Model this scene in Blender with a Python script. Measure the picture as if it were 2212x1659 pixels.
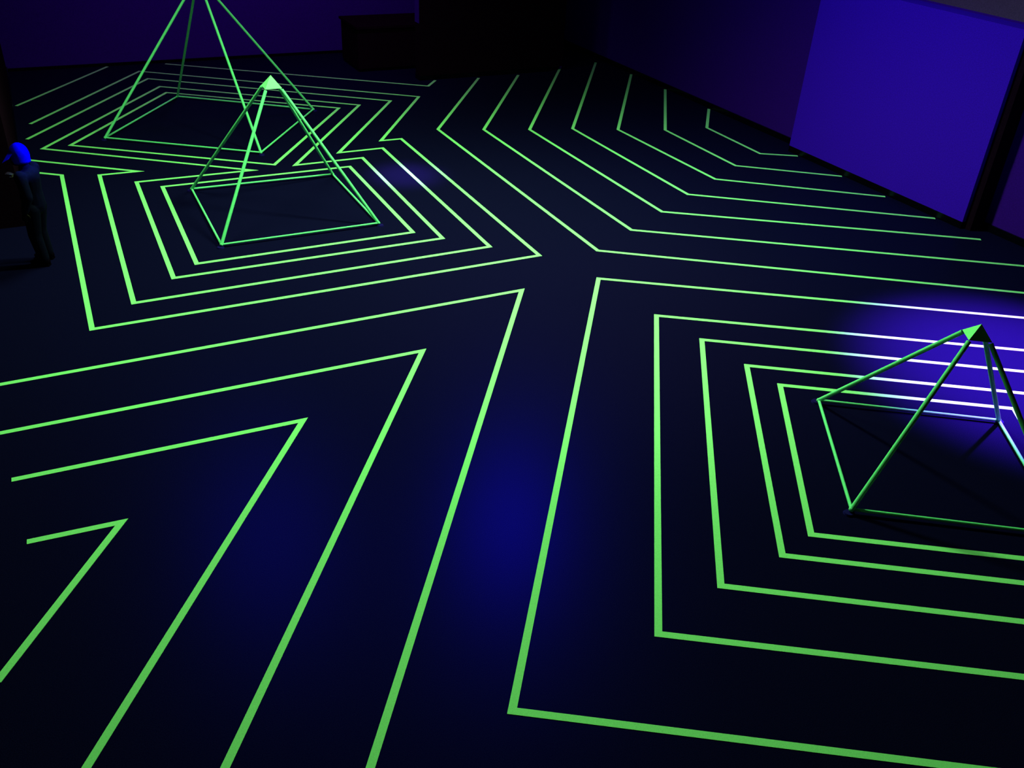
import bpy, bmesh, math, random
from mathutils import Vector, Matrix

random.seed(7)
for o in list(bpy.data.objects):
    bpy.data.objects.remove(o)
SC = bpy.context.scene
COL = SC.collection
R = math.radians

# ------------------------------------------------------------------ camera
CAM_H = 4.2                       # the photographer stands on a raised landing
F_PX, PITCH, ROLL, YAW = 1957.0, R(32.2448), R(3.3318), R(-28.4)
cam_data = bpy.data.cameras.new('camera')
cam_data.sensor_fit = 'HORIZONTAL'
cam_data.sensor_width = 36.0
cam_data.lens = F_PX / 2212.0 * 36.0
cam_data.clip_start = 0.05
cam_data.clip_end = 200
cam = bpy.data.objects.new('camera', cam_data)
COL.objects.link(cam)
cp, sp, cr, sr = math.cos(PITCH), math.sin(PITCH), math.cos(ROLL), math.sin(ROLL)
rt, up, fw = Vector((1, 0, 0)), Vector((0, sp, cp)), Vector((0, cp, -sp))
r2, u2 = cr * rt + sr * up, -sr * rt + cr * up
RZ = Matrix.Rotation(YAW, 3, 'Z')
r2, u2, fw = RZ @ r2, RZ @ u2, RZ @ fw
M = Matrix.Identity(4)
for i in range(3):
    M[i][0], M[i][1], M[i][2] = r2[i], u2[i], -fw[i]
M[2][3] = CAM_H
cam.matrix_world = M
SC.camera = cam

# ------------------------------------------------------------------ view + world
SC.view_settings.view_transform = 'Standard'
SC.view_settings.look = 'None'
SC.view_settings.gamma = 1.0
SC.view_settings.use_curve_mapping = False
SC.view_settings.exposure = 0.0
w = bpy.data.worlds.new('dark_world')
SC.world = w
w.use_nodes = True
w.node_tree.nodes['Background'].inputs[0].default_value = (0.1, 0.05, 0.3, 1)
w.node_tree.nodes['Background'].inputs[1].default_value = 0.0

# ------------------------------------------------------------------ lights (black-light lamps of the room, and added ones)
def point(name, loc, color, power, radius):
    l = bpy.data.lights.new(name, 'POINT')
    l.color, l.energy, l.shadow_soft_size = color, power, radius
    o = bpy.data.objects.new(name, l)
    o.location = loc
    COL.objects.link(o)
    return o

def aim(o, target):
    d = Vector(target) - o.location
    o.rotation_euler = d.to_track_quat('-Z', 'Y').to_euler()

def spot(name, loc, target, color, power, angle, blend, radius):
    l = bpy.data.lights.new(name, 'SPOT')
    l.color, l.energy, l.shadow_soft_size = color, power, radius
    l.spot_size, l.spot_blend = R(angle), blend
    o = bpy.data.objects.new(name, l)
    o.location = loc
    COL.objects.link(o)
    aim(o, target)
    return o

UV = (0.34, 1.0, 0.30)
# two wide lamps under the ceiling; the first one's mirror image is the pool on the floor, blue by its gloss tint
spot('ceiling_lamp_light', (5.05, 9.15, 5.05), (4.2, 7.4, 0), UV, 2300, 165, 1.0, 0.3)
spot('ceiling_lamp_light', (1.8, 10.6, 5.4), (2.0, 9.4, 0), UV, 1200, 165, 1.0, 0.8)
# violet washes added to brighten the back wall and the right wall's panel
spot('added_wash_light', (4.0, 14.2, 5.6), (4.0, 18.14, 1.6), (0.60, 0.08, 1.0), 270, 125, 1.0, 0.3)
spot('added_wash_light', (6.6, 8.6, 5.2), (10.12, 8.6, 1.3), (0.24, 0.0, 1.0), 225, 125, 1.0, 0.3)
# violet floor spot at the right, from a lamp high above it
spot('violet_spot_light', (8.0, 5.0, 6.8), (7.75, 4.25, 0), (0.36, 0.10, 1.0), 27000, 30, 1.0, 0.15)
# lamps added to whiten the tape: beside the middle pyramid, and in mid floor
spot('added_pale_light', (4.2, 11.0, 5.6), (4.2, 11.1, 0), (0.6, 0.5, 1.0), 3200, 12, 1.0, 0.2)
spot('added_pale_light', (4.4, 6.6, 5.6), (4.6, 6.6, 0), (0.8, 0.4, 0.6), 330, 60, 1.0, 0.3)
# narrow blue light added to make the hat of the visitor bright
spot('added_hat_light', (6.2, 8.8, 5.2), (-0.36, 9.86, 1.16), (0.0, 0.0, 1.0), 6200, 5.0, 0.7, 0.05)

# ------------------------------------------------------------------ materials
def principled(name, color, rough=0.6, spec=0.2, tint=None, noise=None, bump=None):
    m = bpy.data.materials.new(name)
    m.use_nodes = True
    nt = m.node_tree
    b = nt.nodes['Principled BSDF']
    b.inputs['Base Color'].default_value = (*color, 1)
    b.inputs['Roughness'].default_value = rough
    b.inputs['Specular IOR Level'].default_value = spec
    if tint:
        b.inputs['Specular Tint'].default_value = (*tint, 1)
    tc = nt.nodes.new('ShaderNodeTexCoord')
    if noise:
        scale, lo_, hi_ = noise
        n = nt.nodes.new('ShaderNodeTexNoise')
        n.inputs['Scale'].default_value = scale
        n.inputs['Detail'].default_value = 4
        n.inputs['Roughness'].default_value = 0.7
        nt.links.new(tc.outputs['Object'], n.inputs['Vector'])
        r = nt.nodes.new('ShaderNodeValToRGB')
        r.color_ramp.elements[0].position = 0.3
        r.color_ramp.elements[0].color = (*[c * lo_ for c in color], 1)
        r.color_ramp.elements[1].position = 0.7
        r.color_ramp.elements[1].color = (*[min(1, c * hi_) for c in color], 1)
        nt.links.new(n.outputs['Fac'], r.inputs['Fac'])
        nt.links.new(r.outputs['Color'], b.inputs['Base Color'])
    if bump:
        scale, strength = bump
        n2 = nt.nodes.new('ShaderNodeTexNoise')
        n2.inputs['Scale'].default_value = scale
        n2.inputs['Detail'].default_value = 3
        nt.links.new(tc.outputs['Object'], n2.inputs['Vector'])
        bp = nt.nodes.new('ShaderNodeBump')
        bp.inputs['Strength'].default_value = strength
        bp.inputs['Distance'].default_value = 0.01
        nt.links.new(n2.outputs['Fac'], bp.inputs['Height'])
        nt.links.new(bp.outputs['Normal'], b.inputs['Normal'])
    return m

MAT = {
    'floor': principled('floor_dark_vinyl', (0.0048, 0.0026, 0.028), 0.8, 0.0, None, (190, 0.1, 1.9)),
    'purple': principled('wall_dark_purple', (0.055, 0.002, 0.30), 0.8, 0.05, None, (60, 0.8, 1.2), (40, 0.1)),
    'violet': principled('panel_violet', (0.07, 0.003, 0.80), 0.75, 0.05, None, (70, 0.8, 1.2), (40, 0.1)),
    'grey': principled('wall_grey', (0.12, 0.05, 0.12), 0.8, 0.05, None, (60, 0.8, 1.2)),
    'black': principled('black_paint', (0.012, 0.0022, 0.010), 0.8, 0.0, None, (40, 0.7, 1.3)),
    'skirting': principled('black_gloss_skirting', (0.002, 0.001, 0.003), 0.25, 0.3, (0.4, 0.5, 1.0)),
    'tape': principled('green_fluorescent_tape', (0.46, 0.86, 0.46), 0.6, 0.05, None, (220, 0.85, 1.1)),
    'pipe': principled('green_fluorescent_pipe', (0.28, 0.84, 0.55), 0.5, 0.1, None, (30, 0.92, 1.06)),
    'cap': principled('green_fluorescent_sheet', (0.42, 0.92, 0.55), 0.6, 0.05, None, (60, 0.95, 1.05)),
    'foot': principled('blue_rubber_foot', (0.01, 0.002, 0.12), 0.7, 0.05),
    'skin': principled('skin_dark', (0.02, 0.004, 0.008), 0.6, 0.1),
    'jacket': principled('navy_cloth', (0.002, 0.0006, 0.022), 0.85, 0.05, None, (50, 0.7, 1.3)),
    'trousers': principled('dark_cloth', (0.002, 0.0005, 0.014), 0.85, 0.05, None, (50, 0.7, 1.3)),
    'hat': principled('blue_glowing_cloth', (0.0, 0.0, 0.95), 0.8, 0.0, None, (90, 0.93, 1.0)),  # white cloth, its blue black-light glow put into the base colour
    'pale': principled('pale_cloth', (0.5, 0.35, 0.5), 0.7, 0.1),
    'dark': principled('dark_rubber', (0.003, 0.001, 0.005), 0.8, 0.0),
}

# gloss of the floor varnish, the lamp's blue put into its colour
_nt = MAT['floor'].node_tree
_g = _nt.nodes.new('ShaderNodeBsdfGlossy')
_g.inputs['Color'].default_value = (0.0001, 0.0, 0.016, 1)
_g.inputs['Roughness'].default_value = 0.34
_a = _nt.nodes.new('ShaderNodeAddShader')
_nt.links.new(_nt.nodes['Principled BSDF'].outputs[0], _a.inputs[0])
_nt.links.new(_g.outputs[0], _a.inputs[1])
_nt.links.new(_a.outputs[0], _nt.nodes['Material Output'].inputs['Surface'])

# ------------------------------------------------------------------ helpers
def tag(o, label=None, cat=None, group=None, kind=None):
    if label: o['label'] = label
    if cat: o['category'] = cat
    if group: o['group'] = group
    if kind: o['kind'] = kind
    return o

def empty(name, loc):
    o = bpy.data.objects.new(name, None)
    o.empty_display_size = 0.1
    COL.objects.link(o)
    o.location = loc
    return o

def link_bm(name, bm, mat, parent=None, loc=None, smooth=False):
    me = bpy.data.meshes.new(name)
    bmesh.ops.recalc_face_normals(bm, faces=bm.faces)
    bm.to_mesh(me)
    bm.free()
    me.materials.append(mat)
    if smooth:
        for p in me.polygons:
            p.use_smooth = True
    o = bpy.data.objects.new(name, me)
    COL.objects.link(o)
    if loc is not None: o.location = loc
    if parent is not None: o.parent = parent
    return o

def bm_box(bm, x0, x1, y0, y1, z0, z1):
    v = [bm.verts.new(p) for p in ((x0,y0,z0),(x1,y0,z0),(x1,y1,z0),(x0,y1,z0),(x0,y0,z1),(x1,y0,z1),(x1,y1,z1),(x0,y1,z1))]
    for f in ((0,3,2,1),(4,5,6,7),(0,1,5,4),(1,2,6,5),(2,3,7,6),(3,0,4,7)):
        bm.faces.new([v[i] for i in f])

def bm_prism(bm, pts, z0, z1):
    a = [bm.verts.new((p[0], p[1], z0)) for p in pts]
    b = [bm.verts.new((p[0], p[1], z1)) for p in pts]
    n = len(pts)
    bm.faces.new(a[::-1]); bm.faces.new(b)
    for i in range(n):
        bm.faces.new((a[i], a[(i+1) % n], b[(i+1) % n], b[i]))

def bm_tube(bm, p, q, r1, r2=None, seg=14):
    p, q = Vector(p), Vector(q)
    if r2 is None: r2 = r1
    d = q - p
    m = Matrix.Translation((p + q) / 2) @ d.to_track_quat('Z', 'Y').to_matrix().to_4x4()
    bmesh.ops.create_cone(bm, cap_ends=True, segments=seg, radius1=r1, radius2=r2, depth=d.length, matrix=m)

def bm_ball(bm, c, r, scale=(1, 1, 1), sub=2, rot=None):
    m = Matrix.Translation(c)
    if rot: m = m @ rot
    m = m @ Matrix.Diagonal((r * scale[0], r * scale[1], r * scale[2], 1))
    bmesh.ops.create_icosphere(bm, subdivisions=sub, radius=1.0, matrix=m)

def struct(name, boxes, mat):
    bm = bmesh.new()
    for b in boxes: bm_box(bm, *b)
    return tag(link_bm(name, bm, mat), kind='structure')

# ------------------------------------------------------------------ room shell
XL, XLF, XR, YB, YF, ZC = -0.95, -0.40, 10.42, 18.14, -3.0, 7.2
struct('floor', [(XL - 0.2, XR + 0.2, YF - 0.2, YB + 0.2, -0.1, 0.0)], MAT['floor'])
struct('ceiling', [(XL - 0.2, XR + 0.2, YF - 0.2, YB + 0.2, ZC, ZC + 0.1)], MAT['black'])
struct('wall_back', [(XL - 0.2, XR + 0.2, YB, YB + 0.2, 0, ZC)], MAT['purple'])
struct('wall_right', [(XR, XR + 0.2, YF, YB, 0, 2.42)], MAT['purple'])
struct('trim_1', [(XR, XR + 0.2, YF, YB, 2.42, ZC)], MAT['grey'])
struct('wall_left', [(XL - 0.2, XL, YF, 10.9, 0, ZC), (XL - 0.2, XLF, 10.9, YB, 0, ZC)], MAT['black'])
struct('wall_front', [(XL - 0.2, XR + 0.2, YF - 0.2, YF, 0, ZC)], MAT['black'])
struct('baseboard_back', [(XLF, XR, YB - 0.025, YB, 0, 0.05)], MAT['skirting'])
struct('baseboard_right', [(XR - 0.025, XR, 10.30, YB - 0.025, 0, 0.09), (XR - 0.025, XR, YF, 6.95, 0, 0.09)], MAT['skirting'])
struct('baseboard_left', [(XLF, XLF + 0.02, 10.92, YB - 0.025, 0, 0.08), (XL, XL + 0.02, YF, 10.9, 0, 0.08)], MAT['skirting'])

# violet panel standing proud of the right wall
p = empty('wall_panel', (10.12, 8.62, 0))
tag(p, 'large upright violet wall panel, brightest surface on the right wall', 'panel')
bm = bmesh.new(); bm_box(bm, 0.0, 0.29, -1.62, 1.62, 0.09, 2.40); link_bm('panel_board', bm, MAT['violet'], p)
bm = bmesh.new(); bm_box(bm, 0.0, 0.29, -1.62, 1.62, 0.0, 0.09); k = link_bm('kickboard', bm, MAT['skirting'], p)
tag(k, 'glossy black kickboard')
bm = bmesh.new(); bm_box(bm, 0.06, 0.29, -1.72, -1.62, 0.0, 2.40); k = link_bm('shade_strip', bm, MAT['black'], p)  # black strip put where the panel's edge shades the wall
tag(k, 'black strip for the shade beside the panel')

# black booth and counter before the back wall
t = empty('tall_partition', (7.58, 16.58, 0))
tag(t, 'tall black partition wall standing before the purple back wall', 'partition')
bm = bmesh.new(); bm_box(bm, -1.36, 1.60, -0.88, -0.70, 0.08, 5.2); link_bm('partition_board', bm, MAT['black'], t)
bm = bmesh.new(); bm_box(bm, -1.36, 1.30, -0.90, -0.68, 0.0, 0.08); link_bm('kickboard', bm, MAT['skirting'], t)
bm = bmesh.new(); bm_box(bm, -1.370, -1.36, -0.88, -0.70, 0.98, 5.2); k = link_bm('edge_strip', bm, MAT['purple'], t)
tag(k, 'thin purple edge strip')
t = empty('low_counter', (5.90, 17.0, 0))
tag(t, 'low black counter to the left of the tall black partition', 'counter')
bm = bmesh.new(); bm_box(bm, -0.54, 1.20, -0.46, 0.5, 0.06, 0.76); link_bm('counter_body', bm, MAT['black'], t)
bm = bmesh.new(); bm_box(bm, -0.57, 1.20, -0.50, 0.54, 0.76, 0.80); link_bm('counter_top', bm, MAT['black'], t)
bm = bmesh.new(); bm_box(bm, -0.50, 1.20, -0.43, 0.5, 0.0, 0.06); link_bm('plinth', bm, MAT['skirting'], t)

# ------------------------------------------------------------------ tape on the floor
TW, TZ = 0.048, 0.0025
def tape(name, pts, label, group=None, closed=False, width=TW):
    pts = [Vector(q) for q in pts]
    n = len(pts)
    c = sum(pts, Vector((0, 0))) / n
    root = empty(name, (c.x, c.y, 0))
    tag(root, label, 'tape', group)
    nseg = n if closed else n - 1
    dirs = [(pts[(i + 1) % n] - pts[i]).normalized() for i in range(nseg)]
    h = width / 2
    def corner(i):
        if closed or 0 < i < n - 1:
            d0, d1 = dirs[(i - 1) % nseg], dirs[i % nseg]
            n0, n1 = Vector((-d0.y, d0.x)), Vector((-d1.y, d1.x))
            b = (n0 + n1).normalized()
            off = b * (h / max(0.12, b.dot(n0)))
        else:
            d = dirs[0] if i == 0 else dirs[-1]
            off = Vector((-d.y, d.x)) * h
        return pts[i] + off, pts[i] - off
    cs = [corner(i) for i in range(n)]
    for i in range(nseg):
        (a, b), (e, f) = cs[i], cs[(i + 1) % n]
        bm = bmesh.new()
        bm_prism(bm, [q - c for q in (b, f, e, a)], 0.0, TZ)
        link_bm('tape_strip', bm, MAT['tape'], root)
    return root

G_BACK = 'zigzag tape outlines around the back and middle pyramids'
G_MID = 'closed tape squares around a pyramid'
G_LEFT = 'tape chevrons at the lower left'
G_RIGHT = 'nested tape squares around the right pyramid'
G_FAR = 'bent tape lines running to the right wall'

tape('tape_line', [(1.202, 18.073), (-0.339, 15.905)], 'short straight green tape line at the far left, below the purple back wall')
tape('tape_line', [(2.182, 18.033), (6.228, 15.296), (6.501, 15.63)], 'farthest long green tape line, hooked at the foot of the black partition')
tape('tape_outline', [(-0.194, 14.878), (1.678, 17.602), (5.807, 14.689), (4.381, 12.602), (4.695, 12.596), (4.664, 8.158), (0.005, 8.155), (0.059, 12.489), (-0.31, 12.745)],
     'outermost green tape outline around the back and middle pyramids', G_BACK)
tape('tape_outline', [(-0.269, 14.146), (1.744, 17.051), (5.255, 14.578), (3.633, 12.265), (4.287, 12.271), (4.243, 8.57), (0.417, 8.554), (0.492, 12.347), (0.957, 12.341), (-0.31, 13.237)],
     'second green tape outline inward around the back and middle pyramids', G_BACK)
tape('tape_outline', [(2.919, 11.943), (3.876, 11.953), (3.831, 8.973), (0.856, 8.979), (0.887, 11.941), (2.338, 11.922), (-0.098, 13.653), (1.855, 16.481), (4.678, 14.486)],
     'innermost green tape outline joining the back and middle pyramids, a closed figure', G_BACK, closed=True)
tape('tape_square', [(0.254, 13.698), (1.896, 16.075), (4.309, 14.411), (2.664, 12.047)],
     'closed green tape square right around the large back pyramid', G_MID, closed=True)
tape('tape_square', [(3.575, 9.253), (3.595, 11.659), (1.16, 11.672), (1.133, 9.244)],
     'closed green tape square right around the middle pyramid', G_MID, closed=True)

dn = Vector((-0.575, -0.818))
def ext(pts, d, length):
    q = Vector(pts[-1]) + Vector(d) * length
    return pts + [(q.x, q.y)]
tape('tape_chevron', [(-0.766, 7.448), (4.079, 7.45), (0.827 - 1.6 * 0.575, 2.82 - 1.6 * 0.818)], 'largest green tape chevron at the lower left, its tip nearest the floor centre', G_LEFT)
tape('tape_chevron', [(-0.784, 6.708), (2.661, 6.672), (0.154 - 0.575, 3.129 - 0.818)], 'second largest green tape chevron at the lower left', G_LEFT)
tape('tape_chevron', [(-0.726, 6.063), (1.367, 6.003), (-0.70, 3.098)], 'third green tape chevron at the lower left, its left end just in view', G_LEFT)
tape('tape_chevron', [(-0.66, 5.328), (-0.081, 5.291), (-0.86, 4.18)], 'smallest green tape chevron, nearest the left wall', G_LEFT)

# squares around the right pyramid: visible left halves measured, closed on the far side
def square_from(tr, tl, bl, lab, side_r):
    tl, bl = Vector(tl), Vector(bl)
    e = (Vector(tr) - tl).normalized()
    s = side_r
    pts = [tl + e * s, tl, bl, bl + e * s]
    return tape('tape_square', [tuple(q) for q in pts], lab, G_RIGHT, closed=True)
square_from((8.713, 4.984), (4.984, 7.401), (1.65, 2.83), 'outermost green tape square around the right pyramid', 5.66)
square_from((8.094, 4.509), (5.089, 6.454), (2.716, 2.96), 'second green tape square in from the outermost around the right pyramid', 4.22)
square_from((7.729, 4.229), (5.221, 5.876), (3.328, 3.134), 'third green tape square in around the right pyramid, between the second and fourth', 3.33)
square_from((7.385, 3.965), (5.317, 5.32), (3.901, 3.196), 'fourth green tape square in around the right pyramid', 2.55)
square_from((7.05, 3.84), (5.38, 4.934), (4.236, 3.28), 'innermost green tape square around the right pyramid', 2.02)

far = [
    ([(7.348, 15.58), (5.401, 12.869), (5.361, 8.041), (10.02, 4.872)], 'longest bent green tape line, first from the floor centre'),
    ([(8.173, 15.58), (6.078, 12.646), (6.069, 8.423), (10.02, 5.813)], 'second bent green tape line from the floor centre towards the right wall'),
    ([(9.334, 15.996), (6.771, 12.431), (6.774, 8.796), (10.08, 6.651)], 'third bent green tape line from the floor centre, just right of the black partition'),
    ([(10.193, 16.091), (7.458, 12.269), (7.473, 9.202), (10.092, 7.374)], 'fourth bent green tape line, in the middle of the seven by the right wall'),
    ([(10.37, 15.05), (8.142, 12.005), (8.211, 9.573), (10.065, 8.21)], 'third smallest bent green tape line by the violet panel'),
    ([(10.37, 13.898), (8.878, 11.751), (8.868, 9.947), (10.087, 9.058)], 'second smallest bent green tape line by the violet panel'),
    ([(10.36, 12.56), (9.63, 11.648), (9.602, 10.28), (10.099, 10.003)], 'smallest bent green tape line, nearest the corner of the violet panel'),
]
for pts, lab in far:
    tape('tape_line', pts, lab, G_FAR)

# ------------------------------------------------------------------ wire pyramids
def pyramid(corners, height, label, rl=0.018, rb=0.0125):
    cs = [Vector((q[0], q[1], 0)) for q in corners]
    c = sum(cs, Vector()) / 4
    root = empty('wire_pyramid', (c.x, c.y, 0))
    tag(root, label, 'pyramid', 'green pipe pyramids')
    loc = [q - c for q in cs]
    zb = 0.030
    apex = Vector((0, 0, height))
    for i in range(4):
        a, b = loc[i] + Vector((0, 0, zb)), loc[(i + 1) % 4] + Vector((0, 0, zb))
        bm = bmesh.new(); bm_tube(bm, a, b, rb); link_bm('base_pipe', bm, MAT['pipe'], root, smooth=False)
        d = apex - a
        bm = bmesh.new(); bm_tube(bm, a, a + d * 0.90, rl); link_bm('edge_pipe', bm, MAT['pipe'], root)
        bm = bmesh.new(); bm_ball(bm, a, rl * 1.15); link_bm('corner_joint', bm, MAT['pipe'], root, smooth=True)
        bm = bmesh.new()
        o = loc[i].normalized()
        bmesh.ops.create_cone(bm, cap_ends=True, segments=16, radius1=0.042, radius2=0.034, depth=0.014, matrix=Matrix.Translation(loc[i] + o * 0.022 + Vector((0, 0, 0.007))))
        f = link_bm('corner_foot', bm, MAT['foot'], root); tag(f, 'small dark blue foot pad')
    # folded sheet cap over the apex
    bm = bmesh.new()
    k, lift = 0.088, -0.012
    top = bm.verts.new(apex + Vector((0, 0, lift)))
    inn = bm.verts.new(apex - Vector((0, 0, height * k * 0.7)))
    ring = [bm.verts.new(Vector((q.x * k, q.y * k, height * (1 - k))) + q.normalized() * 0.022) for q in loc]
    for i in range(4):
        bm.faces.new((top, ring[i], ring[(i + 1) % 4]))
        bm.faces.new((inn, ring[(i + 1) % 4], ring[i]))
    cap = link_bm('apex_cap', bm, MAT['cap'], root); tag(cap, 'bright folded apex cap')
    return root

pyramid([(0.719, 13.81), (2.012, 15.691), (3.874, 14.362), (2.598, 12.518)], 2.06, 'largest green pipe pyramid, at the back left, apex above the picture')
pyramid([(3.273, 9.583), (3.267, 11.362), (1.471, 11.401), (1.461, 9.582)], 1.585, 'middle green pipe pyramid with a bright pale apex cap')
pyramid([(5.494, 4.573), (4.678, 3.35), (5.922, 2.506), (6.738, 3.729)], 1.275, 'smallest green pipe pyramid, shaded dark, by the violet floor spot at right')

# ------------------------------------------------------------------ the person in the glowing hat
def fuse(name, bm, mat, parent, voxel, smooth_it=6, label=None):
    """union of overlapping volumes into one continuous skin"""
    me = bpy.data.meshes.new(name + '_tmp')
    bm.to_mesh(me); bm.free()
    o = bpy.data.objects.new(name + '_tmp', me)
    COL.objects.link(o)
    md = o.modifiers.new('r', 'REMESH'); md.mode = 'VOXEL'; md.voxel_size = voxel
    sm = o.modifiers.new('s', 'SMOOTH'); sm.factor = 0.5; sm.iterations = smooth_it
    bpy.context.view_layer.update()
    dg = bpy.context.evaluated_depsgraph_get()
    res = bpy.data.meshes.new_from_object(o.evaluated_get(dg))
    bpy.data.objects.remove(o)
    res.name = name
    res.materials.clear(); res.materials.append(mat)
    for pl in res.polygons: pl.use_smooth = True
    q = bpy.data.objects.new(name, res)
    COL.objects.link(q); q.parent = parent
    if label: q['label'] = label
    return q

def chain(bm, pts, radii, seg=14):
    for i, (pp, rr) in enumerate(zip(pts, radii)):
        bm_ball(bm, pp, rr, sub=2)
        if i: bm_tube(bm, pts[i - 1], pp, radii[i - 1], rr, seg)

person = empty('person', (-0.262, 9.82, 0))
person.scale = (1.045, 1.045, 1.045)
person.rotation_euler = (0, 0, R(152))
tag(person, 'person in dark clothes and glowing blue hat standing by the left wall', 'person')
# body frame: +x forward, +y to the person's left, z up
V = Vector
HEAD = V((0.035, 0, 1.085))
arm_l = [V((-0.005, 0.135, 0.925)), V((-0.055, 0.175, 0.74)), V((0.015, 0.165, 0.585))]         # hanging arm
arm_r = [V((-0.005, -0.135, 0.925)), V((0.045, -0.165, 0.75)), V((0.165, -0.105, 0.835))]       # raised forearm
leg_l = [V((0, 0.068, 0.58)), V((0.022, 0.075, 0.32)), V((-0.015, 0.08, 0.065))]
leg_r = [V((0, -0.068, 0.58)), V((0.045, -0.075, 0.32)), V((0.02, -0.08, 0.065))]

def hand(bm, wrist, d, side_v, curl):
    d = d.normalized(); side_v = (side_v - d * side_v.dot(d)).normalized(); nrm = d.cross(side_v)
    palm = wrist + d * 0.038
    rot = Matrix((d, side_v, nrm)).transposed().to_4x4()
    bm_ball(bm, palm, 1.0, (0.036, 0.028, 0.013), 2, rot)
    for k, ln in enumerate((0.044, 0.050, 0.047, 0.038)):
        s = (k - 1.5) * 0.0145
        p0 = wrist + d * 0.058 + side_v * s
        a1, a2, a3 = curl * 0.4, curl * 1.0, curl * 1.6
        p1 = p0 + (d * math.cos(a1) + nrm * math.sin(a1)) * ln * 0.45
        p2 = p1 + (d * math.cos(a2) + nrm * math.sin(a2)) * ln * 0.32
        p3 = p2 + (d * math.cos(a3) + nrm * math.sin(a3)) * ln * 0.25
        chain(bm, [p0, p1, p2, p3], [0.0068, 0.0063, 0.0058, 0.0050], 8)
    t0 = wrist + d * 0.018 - side_v * 0.020
    t1 = t0 + (d * 0.6 - side_v * 0.8 + nrm * 0.25).normalized() * 0.026
    t2 = t1 + (d * 0.9 - side_v * 0.25 + nrm * 0.4).normalized() * 0.022
    chain(bm, [t0, t1, t2], [0.0085, 0.0075, 0.0062], 8)

bm = bmesh.new()
chain(bm, [V((0, 0, 0.60)), V((0, 0, 0.75)), V((-0.01, 0, 0.88))], [0.088, 0.080, 0.085])
bm_ball(bm, V((-0.005, 0, 0.90)), 1, (0.075, 0.135, 0.06))
chain(bm, [V((-0.008, 0, 0.92)), V((0.008, 0, 0.985)), V((0.025, 0, 1.03))], [0.05, 0.042, 0.042])
bm_ball(bm, HEAD + V((-0.006, 0, 0)), 1, (0.080, 0.070, 0.105), 3)
bm_ball(bm, HEAD + V((0.035, 0, -0.055)), 1, (0.052, 0.050, 0.050))          # jaw
chain(bm, [HEAD + V((0.082, 0, 0.005)), HEAD + V((0.101, 0, -0.022))], [0.008, 0.013])   # nose
bm_ball(bm, HEAD + V((0.084, 0, -0.052)), 1, (0.008, 0.022, 0.006))          # mouth
for s in (1, -1):
    bm_ball(bm, HEAD + V((-0.005, s * 0.074, -0.008)), 1, (0.018, 0.008, 0.028))     # ears
for a in (arm_l, arm_r): chain(bm, a, [0.036, 0.028, 0.021])
for l in (leg_l, leg_r): chain(bm, l, [0.066, 0.048, 0.032])
hand(bm, arm_l[2], V((0.25, 0.0, -1)), V((1, 0, 0.2)), 0.35)
hand(bm, arm_r[2], V((0.8, 0.35, 0.55)), V((0.3, -0.9, 0.1)), 0.8)
body = fuse('body', bm, MAT['skin'], person, 0.0045, 4)
for s in (1, -1):
    bm = bmesh.new(); bm_ball(bm, HEAD + V((0.076, s * 0.028, 0.008)), 0.0105); e = link_bm('eye', bm, MAT['pale'], body, smooth=True)

bm = bmesh.new()                                                             # jacket
chain(bm, [V((0, 0, 0.60)), V((0.0, 0, 0.75)), V((-0.01, 0, 0.88))], [0.108, 0.100, 0.102])
bm_ball(bm, V((-0.008, 0, 0.895)), 1, (0.093, 0.156, 0.075))
bm_ball(bm, V((0.002, 0, 0.60)), 1, (0.108, 0.125, 0.06))
chain(bm, [V((-0.008, 0, 0.93)), V((0.004, 0, 0.968))], [0.062, 0.055])
chain(bm, [arm_l[0], arm_l[1], arm_l[1].lerp(arm_l[2], 0.93)], [0.056, 0.047, 0.036])
chain(bm, [arm_r[0], arm_r[1], arm_r[1].lerp(arm_r[2], 0.90)], [0.056, 0.047, 0.036])
fuse('jacket', bm, MAT['jacket'], person, 0.009, 5, 'dark navy jacket')
bm = bmesh.new()                                                             # trousers
bm_ball(bm, V((0, 0, 0.59)), 1, (0.100, 0.125, 0.085))
for l in (leg_l, leg_r): chain(bm, [l[0], l[1], l[1].lerp(l[2], 0.95)], [0.080, 0.062, 0.052])
fuse('trousers', bm, MAT['trousers'], person, 0.009, 5, 'dark trousers')
for l in (leg_l, leg_r):                                                     # shoes
    bm = bmesh.new()
    a = l[2]
    bm_ball(bm, V((a.x - 0.01, a.y, 0.043)), 1, (0.048, 0.038, 0.043))
    bm_ball(bm, V((a.x + 0.075, a.y, 0.030)), 1, (0.075, 0.040, 0.030))
    bm_box(bm, a.x - 0.048, a.x + 0.135, a.y - 0.030, a.y + 0.030, 0.0, 0.016)
    fuse('shoe', bm, MAT['dark'], person, 0.006, 3)
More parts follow.
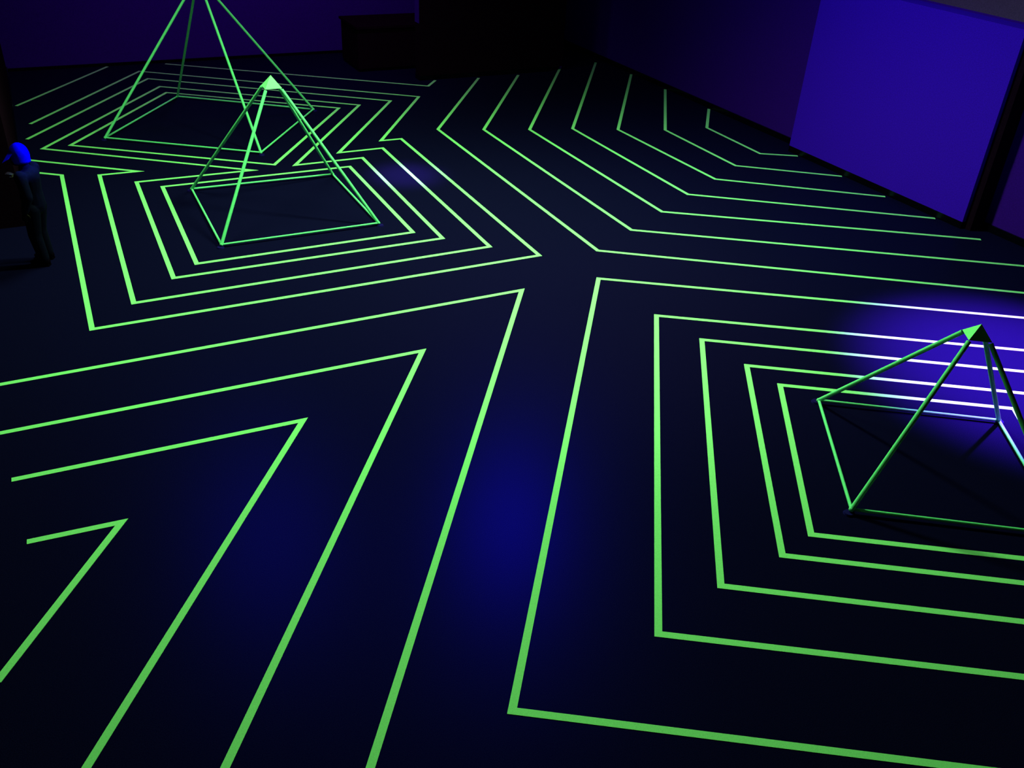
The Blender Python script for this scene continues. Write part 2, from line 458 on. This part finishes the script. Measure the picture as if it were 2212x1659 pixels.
# pale cuff on the raised wrist
bm = bmesh.new()
d = (arm_r[2] - arm_r[1]).normalized()
bm_tube(bm, arm_r[2] - d * 0.012, arm_r[2] + d * 0.014, 0.029, 0.029)
tag(link_bm('cuff', bm, MAT['pale'], person), 'small pale cuff on the raised wrist')

# glowing hat: deep crown that covers the back of the head, brim to the front
bm = bmesh.new()
NU, NV = 28, 12
rows = []
for j in range(NV + 1):
    row = []
    for i in range(NU):
        ph = 2 * math.pi * i / NU - math.pi
        front = max(0.0, math.cos(ph))
        zlow = -0.062 + 0.080 * min(1, max(0, (math.cos(ph) - 0.25) / 0.45))
        zlow_t = math.acos(max(-0.95, min(0.95, zlow / 0.118)))
        th = zlow_t * j / NV
        rr = math.sin(min(th, 1.75)) if th > 0 else 0
        row.append((0.089 * rr * math.cos(ph) - 0.010, 0.085 * rr * math.sin(ph), 0.118 * math.cos(th)))
    rows.append(row)
topv = bm.verts.new(HEAD + V((-0.006, 0, 0.118)))
vr = [[bm.verts.new(HEAD + V(q)) for q in row] for row in rows[1:]]
for i in range(NU):
    bm.faces.new((topv, vr[0][i], vr[0][(i + 1) % NU]))
    for j in range(NV - 1):
        bm.faces.new((vr[j][i], vr[j + 1][i], vr[j + 1][(i + 1) % NU], vr[j][(i + 1) % NU]))
inner = bmesh.ops.solidify(bm, geom=bm.faces[:], thickness=0.005)
hat = link_bm('hat', bm, MAT['hat'], person, smooth=True)
tag(hat, 'bright glowing blue hat')
bm = bmesh.new()
NB = 20
inn, out = [], []
for i in range(NB + 1):
    ph = R(-78) + R(156) * i / NB
    inn.append((0.083 * math.cos(ph) - 0.010, 0.082 * math.sin(ph), 0.036))
    ext_ = 0.080 * math.cos(ph * 0.9) ** 0.8
    out.append((0.083 * math.cos(ph) + ext_, 0.090 * math.sin(ph), 0.004 - 0.085 * math.cos(ph)))
vi = [bm.verts.new(HEAD + V(q)) for q in inn]
vo = [bm.verts.new(HEAD + V(q)) for q in out]
for i in range(NB):
    bm.faces.new((vi[i], vo[i], vo[i + 1], vi[i + 1]))
bmesh.ops.solidify(bm, geom=bm.faces[:], thickness=0.006)
link_bm('brim', bm, MAT['hat'], hat, smooth=True)
